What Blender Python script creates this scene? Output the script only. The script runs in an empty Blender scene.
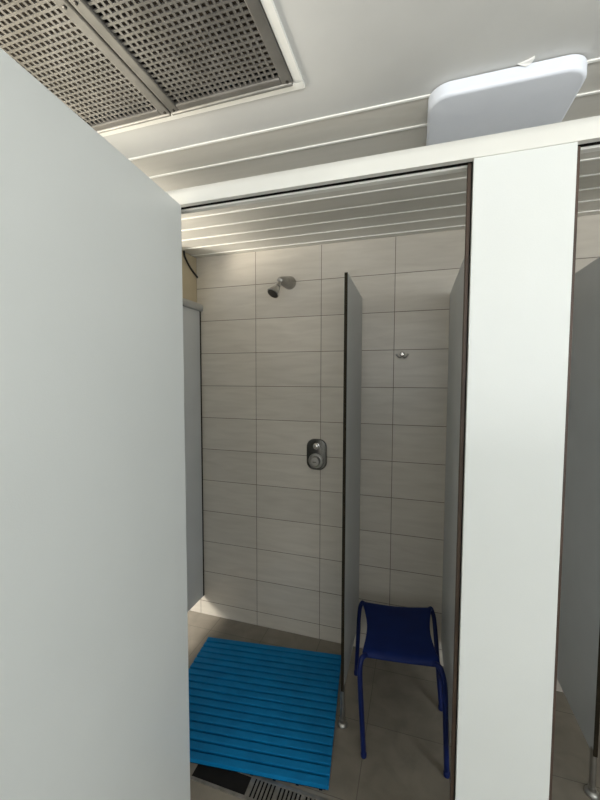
import bpy, bmesh, math, random
from mathutils import Vector, Matrix
random.seed(4)
sc = bpy.context.scene
COL = sc.collection
H = 1.535                      # camera height above the floor
CEIL = 2.277
YB = 2.042                     # tiled back wall
XL = -1.317                    # left wall
YF = 1.0                       # cubicle front

# ------------------------------------------------------------------ materials
def new_mat(name):
    m = bpy.data.materials.new(name); m.use_nodes = True
    nt = m.node_tree
    return m, nt, nt.nodes['Principled BSDF']

def noisy(name, c1, c2, rough=.5, metal=0., scale=8., stretch=(1, 1, 1), bump=0., bscale=200., rvar=0., detail=4, spec=.5):
    m, nt, b = new_mat(name)
    tc = nt.nodes.new('ShaderNodeTexCoord')
    mp = nt.nodes.new('ShaderNodeMapping'); mp.inputs['Scale'].default_value = stretch
    nt.links.new(tc.outputs['Object'], mp.inputs['Vector'])
    n = nt.nodes.new('ShaderNodeTexNoise'); n.inputs['Scale'].default_value = scale; n.inputs['Detail'].default_value = detail
    nt.links.new(mp.outputs['Vector'], n.inputs['Vector'])
    r = nt.nodes.new('ShaderNodeValToRGB')
    r.color_ramp.elements[0].position = .3; r.color_ramp.elements[1].position = .7
    r.color_ramp.elements[0].color = (*c1, 1); r.color_ramp.elements[1].color = (*c2, 1)
    nt.links.new(n.outputs['Fac'], r.inputs['Fac'])
    nt.links.new(r.outputs['Color'], b.inputs['Base Color'])
    b.inputs['Roughness'].default_value = rough; b.inputs['Metallic'].default_value = metal
    b.inputs['Specular IOR Level'].default_value = spec
    if rvar:
        mr = nt.nodes.new('ShaderNodeMapRange')
        mr.inputs['To Min'].default_value = rough - rvar; mr.inputs['To Max'].default_value = rough + rvar
        nt.links.new(n.outputs['Fac'], mr.inputs['Value']); nt.links.new(mr.outputs['Result'], b.inputs['Roughness'])
    if bump:
        n2 = nt.nodes.new('ShaderNodeTexNoise'); n2.inputs['Scale'].default_value = bscale
        nt.links.new(tc.outputs['Object'], n2.inputs['Vector'])
        bp = nt.nodes.new('ShaderNodeBump'); bp.inputs['Strength'].default_value = bump; bp.inputs['Distance'].default_value = .002
        nt.links.new(n2.outputs['Fac'], bp.inputs['Height']); nt.links.new(bp.outputs['Normal'], b.inputs['Normal'])
    return m

def tiled(name, ca, cb, grout, tw, th, ox, oy, axes, rough=.3, mortar=.0035, streak=(3, 3, 30), var=.06):
    """stack-bonded tiles; axes picks the two object coordinates the grid runs in"""
    m, nt, b = new_mat(name)
    tc = nt.nodes.new('ShaderNodeTexCoord')
    sp = nt.nodes.new('ShaderNodeSeparateXYZ'); nt.links.new(tc.outputs['Object'], sp.inputs[0])
    def sub(i, o):
        a = nt.nodes.new('ShaderNodeMath'); a.operation = 'SUBTRACT'; a.inputs[1].default_value = o
        nt.links.new(sp.outputs[i], a.inputs[0]); return a
    cx = nt.nodes.new('ShaderNodeCombineXYZ')
    nt.links.new(sub(axes[0], ox).outputs[0], cx.inputs[0]); nt.links.new(sub(axes[1], oy).outputs[0], cx.inputs[1])
    br = nt.nodes.new('ShaderNodeTexBrick')
    br.offset = 0.; br.squash = 1.
    br.inputs['Scale'].default_value = 1.; br.inputs['Mortar Size'].default_value = mortar / 2
    br.inputs['Mortar Smooth'].default_value = .2; br.inputs['Bias'].default_value = 0.
    br.inputs['Brick Width'].default_value = tw; br.inputs['Row Height'].default_value = th
    br.inputs['Color1'].default_value = (1 - var, 1 - var, 1 - var, 1); br.inputs['Color2'].default_value = (1, 1, 1, 1)
    br.inputs['Mortar'].default_value = (1, 1, 1, 1)
    nt.links.new(cx.outputs[0], br.inputs['Vector'])
    mp = nt.nodes.new('ShaderNodeMapping'); mp.inputs['Scale'].default_value = streak
    nt.links.new(tc.outputs['Object'], mp.inputs['Vector'])
    n = nt.nodes.new('ShaderNodeTexNoise'); n.inputs['Scale'].default_value = 2.2; n.inputs['Detail'].default_value = 5
    n.inputs['Distortion'].default_value = .6
    nt.links.new(mp.outputs[0], n.inputs['Vector'])
    r = nt.nodes.new('ShaderNodeValToRGB')
    r.color_ramp.elements[0].position = .32; r.color_ramp.elements[1].position = .68
    r.color_ramp.elements[0].color = (*ca, 1); r.color_ramp.elements[1].color = (*cb, 1)
    nt.links.new(n.outputs['Fac'], r.inputs['Fac'])
    mu = nt.nodes.new('ShaderNodeMix'); mu.data_type = 'RGBA'; mu.blend_type = 'MULTIPLY'; mu.inputs['Factor'].default_value = 1
    nt.links.new(r.outputs['Color'], mu.inputs[6]); nt.links.new(br.outputs['Color'], mu.inputs[7])
    mx = nt.nodes.new('ShaderNodeMix'); mx.data_type = 'RGBA'
    nt.links.new(br.outputs['Fac'], mx.inputs['Factor']); nt.links.new(mu.outputs[2], mx.inputs[6])
    mx.inputs[7].default_value = (*grout, 1)
    nt.links.new(mx.outputs[2], b.inputs['Base Color'])
    mr = nt.nodes.new('ShaderNodeMapRange'); mr.inputs['To Min'].default_value = rough; mr.inputs['To Max'].default_value = .85
    nt.links.new(br.outputs['Fac'], mr.inputs['Value']); nt.links.new(mr.outputs['Result'], b.inputs['Roughness'])
    bp = nt.nodes.new('ShaderNodeBump'); bp.invert = True; bp.inputs['Strength'].default_value = .5; bp.inputs['Distance'].default_value = .0015
    nt.links.new(br.outputs['Fac'], bp.inputs['Height']); nt.links.new(bp.outputs['Normal'], b.inputs['Normal'])
    return m

M = {}
M['walltile'] = tiled('wall tile', (.565, .525, .455), (.635, .595, .52), (.17, .145, .115), .39983, .2, -.918, .553 + H, (0, 2), rough=.32, streak=(2, 2, 14), var=.09)
M['floortile'] = tiled('floor tile', (.19, .168, .135), (.245, .218, .175), (.125, .11, .088), .33, .33, -1.17 - .33, 1.915 - .66, (0, 1), rough=.34, streak=(5, 5, 5), var=.08, mortar=.003)
M['skirt'] = noisy('beige skirting tile', (.48, .37, .25), (.56, .44, .30), .45)
M['cream'] = noisy('cream wall paint', (.50, .43, .29), (.55, .47, .33), .7)
M['plain'] = noisy('pale wall paint', (.62, .61, .58), (.68, .67, .63), .7)
M['plaster'] = noisy('ceiling plaster', (.55, .555, .54), (.625, .63, .61), .75, scale=3, bump=.12, bscale=40)
M['slat'] = noisy('ceiling slats', (.60, .585, .53), (.64, .625, .57), .45, scale=6, stretch=(1, 6, 1))
M['joint'] = noisy('white trim and bevel glint', (.84, .84, .79), (.9, .9, .85), .4)
M['laminate'] = noisy('white laminate', (.70, .725, .70), (.73, .755, .73), .34, scale=3, bump=.10, bscale=260, rvar=.03)
M['grey'] = noisy('grey laminate', (.53, .545, .54), (.57, .585, .58), .42, scale=4, bump=.08, bscale=260)
M['cap'] = noisy('grey plastic cap rail', (.36, .36, .34), (.40, .40, .38), .45)
M['darkedge'] = noisy('dark panel core and gap shade', (.014, .011, .006), (.026, .02, .012), .7, scale=30, spec=.15)
M['brown'] = noisy('brown edge strip', (.045, .028, .019), (.085, .053, .036), .55, scale=14, stretch=(2, 2, .6))
M['rail'] = noisy('white rail enamel', (.72, .72, .67), (.77, .77, .72), .3, scale=5)
M['seal'] = noisy('black seal and drain shade', (.008, .008, .007), (.014, .013, .012), .9, spec=.1)
M['chrome'] = noisy('chrome', (.55, .54, .52), (.62, .61, .59), .16, 1., scale=20, rvar=.05)
M['satin'] = noisy('satin metal', (.36, .35, .33), (.46, .45, .42), .42, 1., scale=25, rvar=.08)
M['valve'] = noisy('dark polished chrome', (.13, .13, .125), (.18, .178, .17), .2, 1., scale=20, rvar=.05)
M['darkmetal'] = noisy('dark metal', (.06, .055, .05), (.10, .095, .085), .4, .8, scale=25)
M['grille'] = noisy('aged aluminium grille', (.20, .19, .172), (.30, .288, .268), .42, .75, scale=9, rvar=.06)
M['filter'] = noisy('dusty filter', (.055, .042, .03), (.11, .088, .062), .95, scale=24)
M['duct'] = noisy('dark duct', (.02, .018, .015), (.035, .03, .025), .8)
M['lamp'] = noisy('opal plastic', (.74, .78, .84), (.78, .82, .88), .45)
M['lampbase'] = noisy('white plastic', (.78, .78, .77), (.82, .82, .81), .45)
M['mat'] = noisy('blue mat plastic', (.001, .145, .34), (.001, .18, .41), .55, scale=12, bump=.1, bscale=120, spec=.2)
M['matunder'] = noisy('mat underside and gap shade', (.001, .008, .018), (.002, .012, .026), .9, spec=.1)
M['seat'] = noisy('navy seat plastic', (.003, .012, .085), (.004, .017, .11), .5, scale=14, spec=.15)
M['tube'] = noisy('blue enamelled tube', (.004, .011, .075), (.006, .016, .10), .38, scale=14, spec=.25)
M['grate'] = noisy('drain grate steel', (.20, .19, .17), (.30, .285, .26), .4, .7, scale=40)
M['cable'] = noisy('black cable', (.012, .011, .011), (.02, .019, .018), .5)
M['flake'] = noisy('paint flake', (.8, .8, .78), (.86, .86, .84), .7)
M['ground'] = noisy('pale paving', (.42, .42, .40), (.5, .5, .47), .8)

# ------------------------------------------------------------------ mesh helpers
class MB:
    def __init__(s): s.bm = bmesh.new()
    def box(s, x0, x1, y0, y1, z0, z1, mi=0, mat=None):
        vs = [Vector((x, y, z)) for x in (x0, x1) for y in (y0, y1) for z in (z0, z1)]
        if mat: vs = [mat @ v for v in vs]
        v = [s.bm.verts.new(p) for p in vs]
        for f in ((0, 1, 3, 2), (4, 6, 7, 5), (0, 4, 5, 1), (2, 3, 7, 6), (0, 2, 6, 4), (1, 5, 7, 3)):
            s.bm.faces.new([v[i] for i in f]).material_index = mi
        return s
    def lathe(s, prof, origin, axis, n=32, mi=0):
        """prof = [(radius, distance along axis)]"""
        q = Vector((0, 0, 1)).rotation_difference(Vector(axis).normalized()).to_matrix()
        o = Vector(origin); rings = []
        for r, h in prof:
            if r < 1e-6: rings.append([s.bm.verts.new(o + q @ Vector((0, 0, h)))])
            else: rings.append([s.bm.verts.new(o + q @ Vector((r * math.cos(2 * math.pi * k / n), r * math.sin(2 * math.pi * k / n), h))) for k in range(n)])
        for a, b in zip(rings, rings[1:]):
            for k in range(n):
                k2 = (k + 1) % n
                if len(a) == 1 and len(b) == 1: continue
                if len(a) == 1: f = (a[0], b[k2], b[k])
                elif len(b) == 1: f = (a[k], a[k2], b[0])
                else: f = (a[k], a[k2], b[k2], b[k])
                s.bm.faces.new(f).material_index = mi
        if len(rings[0]) > 1: s.bm.faces.new(list(reversed(rings[0]))).material_index = mi
        if len(rings[-1]) > 1: s.bm.faces.new(rings[-1]).material_index = mi
        return s
    def tube(s, pts, r, n=14, mi=0, smooth_steps=0):
        pts = [Vector(p) for p in pts]
        for _ in range(smooth_steps):
            q = [pts[0]]
            for a, b in zip(pts, pts[1:]): q += [a * .75 + b * .25, a * .25 + b * .75]
            pts = q + [pts[-1]]
        rad = r if isinstance(r, (list, tuple)) else None
        ref = None; rings = []
        for i, p in enumerate(pts):
            t = (pts[min(i + 1, len(pts) - 1)] - pts[max(i - 1, 0)]).normalized()
            if ref is None: ref = t.orthogonal().normalized()
            ref = (ref - t * ref.dot(t)).normalized(); bn = t.cross(ref)
            rr = r if rad is None else rad[0] + (rad[1] - rad[0]) * i / (len(pts) - 1)
            rings.append([s.bm.verts.new(p + (ref * math.cos(2 * math.pi * k / n) + bn * math.sin(2 * math.pi * k / n)) * rr) for k in range(n)])
        for a, b in zip(rings, rings[1:]):
            for k in range(n): s.bm.faces.new((a[k], a[(k + 1) % n], b[(k + 1) % n], b[k])).material_index = mi
        s.bm.faces.new(list(reversed(rings[0]))); s.bm.faces.new(rings[-1])
        return s
    def rrect(s, w, h, r, z0, z1, mat, seg=10, inset=0., mi=0):
        """rounded rectangle slab in a local frame; z1 side shrinks by inset (a soft edge)"""
        def ring(ins, z):
            out = []; rr = max(r - ins, .0005); W = w / 2 - ins; Hh = h / 2 - ins
            for cx, cy, a0 in ((W - rr, Hh - rr, 0), (-W + rr, Hh - rr, 90), (-W + rr, -Hh + rr, 180), (W - rr, -Hh + rr, 270)):
                for k in range(seg + 1):
                    a = math.radians(a0 + 90 * k / seg)
                    out.append(s.bm.verts.new(mat @ Vector((cx + rr * math.cos(a), cy + rr * math.sin(a), z))))
            return out
        levels = [(0, z0)]
        if inset:
            for k in range(6):
                a = math.radians(90 * k / 5); levels.append((inset * (1 - math.cos(a)), z1 - (inset if z1 > z0 else -inset) * (1 - math.sin(a))))
        else: levels.append((0, z1))
        rings = [ring(*l) for l in levels]; n = len(rings[0])
        for a, b in zip(rings, rings[1:]):
            for k in range(n): s.bm.faces.new((a[k], a[(k + 1) % n], b[(k + 1) % n], b[k])).material_index = mi
        s.bm.faces.new(list(reversed(rings[0]))).material_index = mi; s.bm.faces.new(rings[-1]).material_index = mi
        return s
    def build(s, name, mats, parent=None, loc=None, rotz=0., bevel=0., smooth=None, bseg=2):
        bmesh.ops.recalc_face_normals(s.bm, faces=s.bm.faces[:])
        me = bpy.data.meshes.new(name); s.bm.to_mesh(me); s.bm.free()
        for m in (mats if isinstance(mats, (list, tuple)) else [mats]): me.materials.append(m)
        if smooth is not None:
            for p in me.polygons: p.use_smooth = True
            me.set_sharp_from_angle(angle=math.radians(smooth))
        o = bpy.data.objects.new(name, me); COL.objects.link(o)
        if loc: o.location = loc
        o.rotation_euler.z = rotz
        if parent:
            o.parent = parent
            if loc is None and parent.type == 'EMPTY':       # mesh given in world space
                base = Matrix.Translation(parent.location) @ Matrix.Rotation(parent.rotation_euler.z, 4, 'Z')
                me.transform(base.inverted())
        elif loc is None and name not in STRUCT: pass
        if bevel:
            b = o.modifiers.new('bevel', 'BEVEL'); b.width = bevel; b.segments = bseg; b.limit_method = 'ANGLE'
        return o
STRUCT = set()

def tag(o, label=None, cat=None, group=None, kind=None):
    if label: o['label'] = label
    if cat: o['category'] = cat
    if group: o['group'] = group
    if kind: o['kind'] = kind
    return o
def thing(name, label, cat, loc, rotz=0., group=None):
    o = bpy.data.objects.new(name, None); COL.objects.link(o); o.empty_display_size = .05
    o.location = loc; o.rotation_euler.z = rotz
    return tag(o, label, cat, group)
def struct(o): o['kind'] = 'structure'; return o
def recentre(o, p):
    """put the origin of a one-mesh thing at its base"""
    o.data.transform(Matrix.Translation(-Vector(p))); o.location = p; return o

# ------------------------------------------------------------------ the room
X1, Y0 = 2.6, -1.9             # extent of the room
struct(MB().box(XL - 2, X1 + .1, Y0 - .1, YB + .1, -.1, 0).build('floor', M['floortile']))
VX0, VX1, VY0, VY1 = -1.022, -.306, .28, .921      # opening of the exhaust vents
SL0 = 1.066                                        # where the slats begin
cm = MB()
t = .08
cm.box(XL - .1, VX0, Y0 - .1, SL0, CEIL, CEIL + t); cm.box(VX1, X1 + .1, Y0 - .1, SL0, CEIL, CEIL + t)
cm.box(VX0, VX1, Y0 - .1, VY0, CEIL, CEIL + t); cm.box(VX0, VX1, VY1, SL0, CEIL, CEIL + t)
y = SL0; P_ = .115
while y < YB + .1:
    cm.box(XL - .1, X1 + .1, y + .007, y + P_, CEIL, CEIL + t, 1)
    cm.box(XL - .1, X1 + .1, y, y + .007, CEIL - .0035, CEIL + t - .01, 2)  # white line paints the slat bevel catching light
    y += P_
struct(cm.build('ceiling', [M['plaster'], M['slat'], M['joint']]))
struct(MB().box(XL - 2, X1 + .1, YB, YB + .1, 0, CEIL).build('wall_back', M['walltile']))
SY0, SY1, SZ1 = -.15, .86, 2.26                      # a side doorway in the left wall, hidden by the open cubicle door
NY0, NY1 = 1.06, 1.80                                # an opening in the left wall behind the left partition
struct(MB().box(XL - .1, XL, Y0, SY0, 0, CEIL).box(XL - .1, XL, SY1, NY0, 0, CEIL).box(XL - .04, XL, NY1, YB, 1.72, CEIL)
       .box(XL - .1, XL, SY0, SY1, SZ1, CEIL).build('wall_left', M['cream']))
OY0, OY1, OZ1 = -1.6, -.25, 2.12             # the entrance in the right wall, behind the camera
struct(MB().box(X1, X1 + .1, Y0, OY0, 0, CEIL).box(X1, X1 + .1, OY1, YB, 0, CEIL)
       .box(X1, X1 + .1, OY0, OY1, OZ1, CEIL).build('wall_right', M['plain']))
WX0, WX1, WZ0, WZ1 = -.5, 2.0, 1.08, 2.17            # a wide window in the wall behind the camera
struct(MB().box(XL - .1, WX0, Y0 - .1, Y0, 0, CEIL).box(WX1, X1 + .1, Y0 - .1, Y0, 0, CEIL)
       .box(WX0, WX1, Y0 - .1, Y0, 0, WZ0).box(WX0, WX1, Y0 - .1, Y0, WZ1, CEIL).build('wall_rear', M['plain']))
struct(MB().box(X1 + .1, 14, -12, 8, -.12, -.02).box(-8, X1 + .1, -12, Y0 - .1, -.12, -.02).box(-8, XL - 2, Y0 - .1, 8, -.12, -.02).build('ground_outside', M['ground']))

# ------------------------------------------------------------------ exhaust vents in the ceiling
fr = MB(); fw = .022
fr.box(VX0 - fw, VX1 + fw, VY1, VY1 + fw, CEIL - .006, CEIL + .002).box(VX0 - fw, VX1 + fw, VY0 - fw, VY0, CEIL - .006, CEIL + .002)
fr.box(VX0 - fw, VX0, VY0, VY1, CEIL - .006, CEIL + .002).box(VX1, VX1 + fw, VY0, VY1, CEIL - .006, CEIL + .002)
struct(fr.build('trim_1', M['joint'], bevel=.0015))
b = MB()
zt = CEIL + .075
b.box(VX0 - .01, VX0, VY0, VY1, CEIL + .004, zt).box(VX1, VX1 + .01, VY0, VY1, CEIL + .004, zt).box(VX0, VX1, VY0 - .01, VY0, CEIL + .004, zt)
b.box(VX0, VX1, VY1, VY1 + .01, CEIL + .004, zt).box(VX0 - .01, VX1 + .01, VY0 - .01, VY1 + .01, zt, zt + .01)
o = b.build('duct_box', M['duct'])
tag(recentre(o, ((VX0 + VX1) / 2, VY1, CEIL)), 'dark duct recess seen through the holes of the ceiling grilles', 'duct')
XM = -.664
def vent(x0, x1, label, sag=0.):
    y0, y1 = VY0 + .002, VY1 - .002
    e = thing('vent_grille', label, 'vent', ((x0 + x1) / 2, y1, CEIL), 0, 'perforated ceiling vent grilles')
    f = MB(); w = .027; za, zb = CEIL - .010, CEIL + .004
    f.box(x0, x0 + w, y0, y1, za, zb).box(x1 - w, x1, y0, y1, za, zb)
    f.box(x0 + w, x1 - w, y0, y0 + w, za, zb).box(x0 + w, x1 - w, y1 - w, y1, za, zb)
    f.build('frame', M['grille'], e, bevel=.003)
    lip = MB().tube([(x0 + .002, y1 - .004, za + .001), (x1 - .002, y1 - .004, za + .001)], .0055, 10)
    lip.build('front_lip', M['satin'], e, smooth=40)
    g = MB(); pit = .0152; bar = .0058
    nx = round((x1 - x0 - 2 * w) / pit); ny = round((y1 - y0 - 2 * w) / pit)
    px = (x1 - x0 - 2 * w) / nx; py = (y1 - y0 - 2 * w) / ny
    for i in range(1, nx): c = x0 + w + i * px; g.box(c - bar / 2, c + bar / 2, y0 + w - .002, y1 - w + .002, CEIL - .004, CEIL - .001)
    for j in range(1, ny): c = y0 + w + j * py; g.box(x0 + w - .002, x1 - w + .002, c - bar / 2, c + bar / 2, CEIL - .0042, CEIL - .0012)
    g.build('perforated_plate', M['grille'], e)
    MB().box(x0 + .03, x1 - .03, y0 + .05, y1 - .03, CEIL + .016, CEIL + .030).build('dust_filter', M['filter'], e)
    for x in (x0 + .012, x1 - .012):
        for yy in (y1 - .014, y0 + .014, (y0 + y1) / 2):
            MB().lathe([(.004, 0), (.004, .0015), (.002, .0028), (0, .003)], (x, yy, za), (0, 0, -1), 12).build('screw', M['darkmetal'], e, smooth=40)
    return e
vent(XM + .002, VX1 - .002, 'right perforated metal vent grille in the ceiling, whole front edge visible')
vent(VX0 + .002, XM - .002, 'left dusty perforated vent grille in the ceiling, partly hidden by white door')

# ------------------------------------------------------------------ ceiling light, flake of paint
LX, LY, LS = .192, 1.210, .355
e = thing('ceiling_light', 'square white ceiling light with rounded corners above the head rail', 'lamp', (LX, LY, CEIL))
flip = Matrix.Translation((LX, LY, CEIL)) @ Matrix.Rotation(math.pi, 4, 'X')
MB().rrect(LS - .03, LS - .03, .045, 0, .012, flip).build('housing', M['lampbase'], e)
MB().rrect(LS, LS,   .055, .003, .036, flip, inset=.009).build('diffuser', M['lamp'], e, smooth=50)
f = MB()
pts = [(.212, 1.027), (.230, 1.021), (.244, 1.014), (.241, 1.024), (.230, 1.029)]
top = [f.bm.verts.new((x, yy, CEIL - .001)) for x, yy in pts]
low = [f.bm.verts.new((x, yy, CEIL - .003 - .008 * k / 4)) for k, (x, yy) in enumerate(pts)]
f.bm.faces.new(top); f.bm.faces.new(list(reversed(low)))
for k in range(5): f.bm.faces.new((top[k], low[k], low[(k + 1) % 5], top[(k + 1) % 5]))
o = f.build('paint_flake', M['flake'])
tag(recentre(o, (.23, 1.023, CEIL - .001)), 'tiny white flake of peeling paint hanging beside the ceiling light', 'flake')

# ------------------------------------------------------------------ cubicle front: head rail, panels, door
RZ0, RZ1 = .522 + H, .577 + H
e = thing('head_rail', 'long white rail across the top of the shower cubicle fronts', 'rail', (XL, YF, RZ0))
prof = [(YF - .012, RZ0), (YF - .012, RZ0 + .030), (YF - .009, RZ0 + .044), (YF + .000, RZ1 - .002), (YF + .012, RZ1), (YF + .045, RZ1), (YF + .045, RZ0), (YF + .028, RZ0), (YF + .028, RZ0 + .012), (YF + .004, RZ0 + .012), (YF + .004, RZ0)]
r = MB(); xs = (XL, X1)
a_ = [r.bm.verts.new((xs[0], p, q)) for p, q in prof]; b_ = [r.bm.verts.new((xs[1], p, q)) for p, q in prof]
r.bm.faces.new(a_); r.bm.faces.new(list(reversed(b_)))
for k in range(len(prof)): r.bm.faces.new((a_[k], b_[k], b_[(k + 1) % len(prof)], a_[(k + 1) % len(prof)]))
r.build('channel', M['rail'], e, smooth=35)
MB().box(XL + .001, X1 - .001, YF + .005, YF + .024, RZ0 + .004, RZ0 + .0115).build('seal_strip', M['seal'], e)
e['label'] = 'long white rail across the top of the shower cubicle fronts'

def front_panel(x0, x1, label, strips=(1, 1), gap=.13):
    e = thing('front_panel', label, 'panel', ((x0 + x1) / 2, YF, gap), 0)
    MB().box(x0, x1, YF - .008, YF + .006, gap, RZ0 + .001).build('board', M['laminate'], e, bevel=.0015)
    if strips[0]: MB().box(x0 - .011, x0 + .010, YF + .007, YF + .026, gap + .01, RZ0 - .001).build('edge_strip', M['brown'], e, bevel=.002)
    if strips[0]: MB().box(x0 - .003, x0 + .004, YF + .0055, YF + .0075, gap + .01, RZ0 - .001).build('seal', M['seal'], e)
    if strips[1]: MB().box(x1 - .010, x1 + .011, YF + .007, YF + .026, gap + .01, RZ0 - .001).build('edge_strip', M['brown'], e, bevel=.002)
    for x in (x0 + .04, x1 - .04):
        MB().lathe([(.024, 0), (.024, .006), (.012, .012), (.010, gap + .02)], (x, YF, 0), (0, 0, 1), 20).build('foot', M['satin'], e, smooth=40)
    return e
front_panel(.119, .329, 'narrow white front panel between the two cubicle doorways, under the rail')
front_panel(1.14, 1.36, 'white front panel at the far side of the right cubicle')
front_panel(XL + .001, -.712, 'white front panel behind the open door at the left wall', (0, 0))

e = thing('cubicle_door', 'large white cubicle door standing open at the left, close to the camera', 'door', (-.684, YF - .012, .12), math.radians(5.4))
DW = .79
MB().box(-.013, 0, -DW, -.004, 0, RZ0 - .004 - .12).build('leaf', M['laminate'], e, loc=(0, 0, 0), bevel=.0025)
for z in (.25, 1.62):
    h = MB().lathe([(.007, 0), (.007, .07)], (-.017, 0, z), (0, 0, 1), 14)
    h.box(-.0165, -.0125, -.05, 0, z + .004, z + .066).box(-.06, -.012, .003, .0065, z + .004, z + .066)
    h.build('hinge', M['satin'], e, loc=(0, 0, 0), smooth=40)

# ------------------------------------------------------------------ partitions
def partition(label, x0, x1, y0, y1, z0, z1, mat='grey'):
    e = thing('partition', label, 'partition', ((x0 + x1) / 2, y0, z0))
    MB().box(x0, x1, y0, y1, z0, z1).build('board', M[mat], e, bevel=.001)
    return e
e = partition('grey partition with rounded cap rail along the left wall of the shower', -1.304, -1.291, YF + .03, YB - .012, .125, 1.968)
c = MB(); L0, L1 = YF + .03, YB - .004
prof = [(-1.308, 1.952), (-1.308, 1.976), (-1.304, 1.989), (-1.294, 1.995), (-1.283, 1.993), (-1.273, 1.984), (-1.271, 1.972), (-1.272, 1.957), (-1.277, 1.950), (-1.304, 1.948)]
a_ = [c.bm.verts.new((x, L0, z)) for x, z in prof]; b_ = [c.bm.verts.new((x, L1, z)) for x, z in prof]
c.bm.faces.new(a_); c.bm.faces.new(list(reversed(b_)))
for k in range(len(prof)): c.bm.faces.new((a_[k], b_[k], b_[(k + 1) % len(prof)], a_[(k + 1) % len(prof)]))
c.build('cap_rail', M['cap'], e, smooth=50)
MB().box(-1.3045, -1.2905, YB - .014, YB - .0005, .125, 1.949).build('gap_shadow_strip', M['darkedge'], e)  # dark strip painted in for the shadow gap at the back wall

partition('grey partition on the right side of the left cubicle, beside the blue stool', .152, .168, YF + .028, YB - .001, .14, 1.964)

def divider(label, x, y0, zt, zb, mat='grey'):
    e = thing('shower_divider', label, 'partition', (x, y0 + .02, 0))
    MB().box(x - .006, x + .006, y0 + .004, YB - .001, zb, zt).build('screen', M[mat], e, bevel=.001)
    tag(MB().box(x - .0065, x + .0065, y0, y0 + .004, zb, zt).build('front_edge', M['darkedge'], e), 'dark front edge')
    p = MB().lathe([(.0105, .012), (.0105, zb + .02)], (x, y0 + .014, 0), (0, 0, 1), 20)
    p = p.build('support_leg', M['satin'], e, smooth=40)
    fl = MB().lathe([(.023, 0), (.023, .007), (.018, .014), (.013, .016), (.013, .03), (0.0106, .031)], (x, y0 + .014, 0), (0, 0, 1), 28)
    fl.build('floor_flange', M['satin'], p, loc=(0, 0, 0), smooth=40).data.transform(Matrix.Translation(-e.location))
    return e
divider('short grey shower divider with dark front edge, between blue mat and stool', -.285, 1.532, 1.970, .165).rotation_euler.z = math.radians(1.1)
divider('grey shower divider with support leg inside the right cubicle', .650, 1.54, 1.992, .158)

# ------------------------------------------------------------------ shower fittings
SX, SZ = -.704, .546 + H
e = thing('wall_shower', 'small chrome shower head high on the tiled back wall', 'shower', (SX, YB, SZ))
end = Vector((SX - .018, YB - .115, SZ - .010))
ax = end - Vector((SX, YB, SZ))
L = ax.length
MB().lathe([(.037, -.004), (.037, .006), (.035, .018), (.030, .045), (.023, L - .03), (.019, L - .008), (.014, L), (0, L + .003)], (SX, YB - .004, SZ), ax, 32).build('wall_bracket', M['satin'], e, smooth=50)
hd = Vector((-.30, -.50, -.80)).normalized()
j = end + Vector((-.002, .006, -.012))
MB().lathe([(.010, -.004), (.010, .016), (.0145, .018), (.0145, .026), (.011, .028), (.009, .034)], j, hd, 24).build('swivel_joint', M['chrome'], e, smooth=40)
hb = MB().lathe([(.011, .026), (.015, .029), (.020, .042), (.030, .064), (.035, .075), (.035, .083), (.031, .0845)], j, hd, 32).build('spray_head', M['chrome'], e, smooth=40)
np_ = MB().lathe([(.0305, .0832), (.0295, .0858), (0, .0865)], j, hd, 32)
nf = np_.build('nozzle_face', M['darkmetal'], hb, loc=(0, 0, 0), smooth=30); nf.data.transform(Matrix.Translation(-e.location))

VX, VZ = -.539, -.4345 + H
e = thing('shower_valve', 'chrome shower control plate with button and dial on the tiled wall', 'valve', (VX, YB, VZ))
face = Matrix.Translation((VX, YB, VZ)) @ Matrix.Rotation(math.pi / 2, 4, 'X')
MB().rrect(.118, .178, .045, -.001, .013, face, inset=.006).build('plate', M['valve'], e, smooth=40)
MB().lathe([(.019, .012), (.019, .016), (.016, .017), (.0155, .026), (.012, .029), (0, .030)], (VX, YB, VZ + .048), (0, -1, 0), 28).build('push_button', M['chrome'], e, smooth=40)
d = MB().lathe([(.043, .012), (.043, .018), (.040, .022), (.033, .023), (.031, .019), (.030, .019), (.028, .036), (.024, .040), (0, .041)], (VX - .003, YB, VZ - .036), (0, -1, 0), 36).build('temperature_dial', M['satin'], e, smooth=35)
g = MB().box(VX - .014, VX + .006, YB - .0425, YB - .040, VZ - .040, VZ - .036).build('pointer', M['darkmetal'], d, loc=(0, 0, 0)); g.data.transform(Matrix.Translation(-e.location))

HX, HZ = -.074, .121 + H
e = thing('robe_hook', 'small chrome double robe hook on the tiles above the stool', 'hook', (HX, YB, HZ))
MB().lathe([(.013, -.001), (.013, .004), (.008, .007), (.007, .022), (.011, .026), (.012, .031), (.009, .037), (0, .039)], (HX, YB, HZ + .008), (0, -1, 0), 24).build('stem', M['chrome'], e, smooth=40)
for s in (-1, 1):
    MB().tube([(HX + s * .002, YB - .018, HZ + .006), (HX + s * .007, YB - .026, HZ - .010), (HX + s * .018, YB - .034, HZ - .010), (HX + s * .027, YB - .038, HZ + .002), (HX + s * .030, YB - .039, HZ + .008)], .0042, 10, smooth_steps=2).build('prong', M['darkmetal'] if False else M['satin'], e, smooth=50)

o = MB().tube([(XL + .006, 1.905, CEIL), (XL + .006, 1.907, 2.255), (XL + .006, 1.922, 2.235), (XL + .006, 1.955, 2.205), (XL + .006, 1.99, 2.185), (XL + .006, YB, 2.160)], .0056, 10, smooth_steps=2).build('cable', M['cable'], smooth=60)
tag(recentre(o, (XL + .006, 1.905, CEIL)), 'black cable curving down the cream wall from the ceiling', 'cable')

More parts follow.
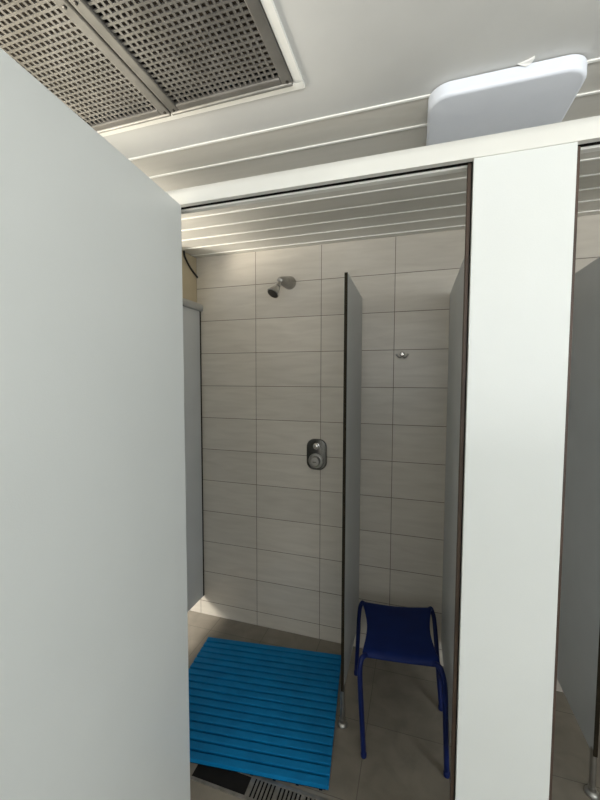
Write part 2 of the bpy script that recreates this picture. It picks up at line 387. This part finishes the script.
# ------------------------------------------------------------------ mat
MW, MD, NS = .776, .675, 17
e = thing('shower_mat', 'bright blue slatted plastic mat on the shower floor', 'mat', (-.708, 1.550, 0), math.radians(7))
pit = MD / NS
s_ = MB()
for k in range(NS):
    y0 = -MD / 2 + k * pit
    s_.box(-MW / 2, MW / 2, y0, y0 + pit - .0105, .009, .026)
s_.build('slats', M['mat'], e, loc=(0, 0, 0), bevel=.0015)
s_ = MB().box(-MW / 2 + .012, MW / 2 - .012, -MD / 2 + .004, MD / 2 - .016, .003, .008)  # dark sheet: shade between the slats put into its colour
for k in range(9):
    x = -MW / 2 + .03 + k * (MW - .06) / 8
    s_.box(x - .006, x + .006, -MD / 2 + .002, MD / 2 - .012, 0, .012)
s_.build('ribs_gap_shade', M['matunder'], e, loc=(0, 0, 0))

# ------------------------------------------------------------------ floor drain
DX0, DX1, DY0, DY1 = -.80, .10, 1.150, 1.232
e = thing('floor_drain', 'long slotted metal drain grate in the floor in front of mat', 'drain', ((DX0 + DX1) / 2, DY0, 0))
MB().box(DX0, DX1, DY0, DY1, 0, .0008).build('channel', M['seal'], e)  # flat black sheet, shade of the open channel's depth put into the colour
g = MB()
g.box(DX0, DX1, DY0 - .004, DY0 + .008, 0, .004).box(DX0, DX1, DY1 - .008, DY1 + .004, 0, .004)
g.build('rim', M['grate'], e, bevel=.001)
g = MB(); x = -.575; k = 0
while x < DX1 - .012:
    w = .0085 if k % 6 else .017
    g.box(x, x + w, DY0 + .008, DY1 - .008, .0004, .0035); x += w + .0068; k += 1
g.build('grate', M['grate'], e)

# ------------------------------------------------------------------ stool
A = dict(fl=Vector((-.192, 1.465, -1.124 + H)), fr=Vector((.112, 1.475, -1.104 + H)), bl=Vector((-.243, 1.842, -1.122 + H)), br=Vector((.090, 1.872, -1.108 + H)))
FT = dict(fl=Vector((-.176, 1.435, 0)), fr=Vector((.141, 1.458, 0)), bl=Vector((-.270, 1.845, 0)), br=Vector((.138, 1.76, 0)))
e = thing('stool', 'navy blue plastic stool with tubular legs beside the shower divider', 'stool', (-.04, 1.655, 0))
NSX, NSY = 28, 28
st = MB(); grid = []
def seat_pt(i, jn):
    u = i / NSX; v = jn / NSY                      # u across, v front to back
    l = A['fl'].lerp(A['bl'], v); r = A['fr'].lerp(A['br'], v)
    c = math.sin(math.pi * v)
    ins = .022 * c ** 1.2                          # concave sides
    dirx = (r - l).normalized(); l = l + dirx * ins; r = r - dirx * ins
    p = l.lerp(r, u)
    p = p + Vector((0, 0, -.008 * math.sin(math.pi * u) * (1 - .3 * c) - .004 * c))
    bow = .006 * math.sin(math.pi * u)             # concave front and back edge
    p = p + Vector((0, bow * (1 - 2 * v) * abs(1 - 2 * v), 0))
    if v < .10: k = 1 - v / .10; p += Vector((0, .010 * k * k, -.022 * k * k))
    if v > .92: k = (v - .92) / .08; p += Vector((0, -.004 * k * k, -.012 * k * k))
    return p
grid = [[st.bm.verts.new(seat_pt(i, jn)) for i in range(NSX + 1)] for jn in range(NSY + 1)]
for a_, b_ in zip(grid, grid[1:]):
    for k in range(NSX): st.bm.faces.new((a_[k], a_[k + 1], b_[k + 1], b_[k]))
seat = st.build('seat', M['seat'], e, smooth=60)
so = seat.modifiers.new('thick', 'SOLIDIFY'); so.thickness = .014; so.offset = -1
bv = seat.modifiers.new('round', 'BEVEL'); bv.width = .004; bv.segments = 2; bv.limit_method = 'ANGLE'
ctr = (A['fl'] + A['fr'] + A['bl'] + A['br']) / 4
for k in ('fl', 'fr', 'bl', 'br'):
    a, f0 = A[k], FT[k]
    inn = (ctr - a); inn.z = 0; inn.normalize()
    p0 = a + inn * .055 + Vector((0, 0, -.026)); p1 = a + inn * .006 + Vector((0, 0, -.014))
    knee = a + (f0 - a) * .16 - inn * .016
    MB().tube([p0, p1, a - inn * .006 + Vector((0, 0, -.028)), knee, a.lerp(f0, .55) - inn * .008, f0 + Vector((0, 0, .012))], .0105, 14, smooth_steps=3).build('leg', M['tube'], e, smooth=60)
    MB().lathe([(.0115, 0), (.012, .003), (.012, .018), (.0106, .020)], f0, (a - f0).normalized() if False else (0, 0, 1), 18).build('foot_cap', M['tube'], e, smooth=40)

# ------------------------------------------------------------------ light: daylight through the entrance behind the camera
w = bpy.data.worlds.new('World'); sc.world = w; w.use_nodes = True
bg = w.node_tree.nodes['Background']; bg.inputs[0].default_value = (.86, .93, 1, 1); bg.inputs[1].default_value = 1.0
def area(name, loc, target, sx, sy, power, col=(1, 1, 1)):
    l = bpy.data.lights.new(name, 'AREA'); l.shape = 'RECTANGLE'; l.size = sx; l.size_y = sy; l.energy = power; l.color = col
    o = bpy.data.objects.new(name, l); COL.objects.link(o); o.location = loc
    o.rotation_euler = (Vector(target) - Vector(loc)).to_track_quat('-Z', 'Z').to_euler()
    return o
area('window_daylight', ((WX0 + WX1) / 2, Y0 - .05, (WZ0 + WZ1) / 2), ((WX0 + WX1) / 2, 0, 1.5), WX1 - WX0, WZ1 - WZ0, 13.5, (.92, .97, 1.0))
area('sunlit_ground_bounce', ((WX0 + WX1) / 2, Y0 - 1.5, .15), ((WX0 + WX1) / 2, 1, 2.9), 3.6, 1.8, 560, (1.0, .98, .95))
area('entrance_daylight', (X1 + .05, (OY0 + OY1) / 2, 1.62), (0, .35, 1.6), OY1 - OY0, .9, 35, (.93, .975, 1.0))
area('left_opening_daylight', (XL - 1.25, .75, 1.32), (-.6, 2.0, 1.75), .9, .7, 80, (1.0, .92, .80))
area('side_doorway_daylight', (XL - .12, .30, 1.25), (-.3, 1.6, 1.9), .9, 1.9, 14, (1.0, .93, .82))

# ------------------------------------------------------------------ camera
cam = bpy.data.cameras.new('Camera'); co = bpy.data.objects.new('Camera', cam); COL.objects.link(co); sc.camera = co
cam.sensor_fit = 'HORIZONTAL'; cam.sensor_width = 36; cam.lens = 370.486 * 36 / 600; cam.clip_start = .01
yaw, pitch, roll = .304446, .05796, .00242
fwd = Vector((-math.sin(yaw) * math.cos(pitch), math.cos(yaw) * math.cos(pitch), -math.sin(pitch)))
rt = Vector((math.cos(yaw), math.sin(yaw), 0)); up = rt.cross(fwd)
r2 = rt * math.cos(roll) + up * math.sin(roll); u2 = up * math.cos(roll) - rt * math.sin(roll)
mw = Matrix((r2, u2, -fwd)).transposed().to_4x4(); mw.translation = (0, 0, H)
co.matrix_world = mw
vs = sc.view_settings
vs.view_transform = 'Standard'; vs.look = 'None'; vs.gamma = 1; vs.exposure = 0.; vs.use_curve_mapping = False
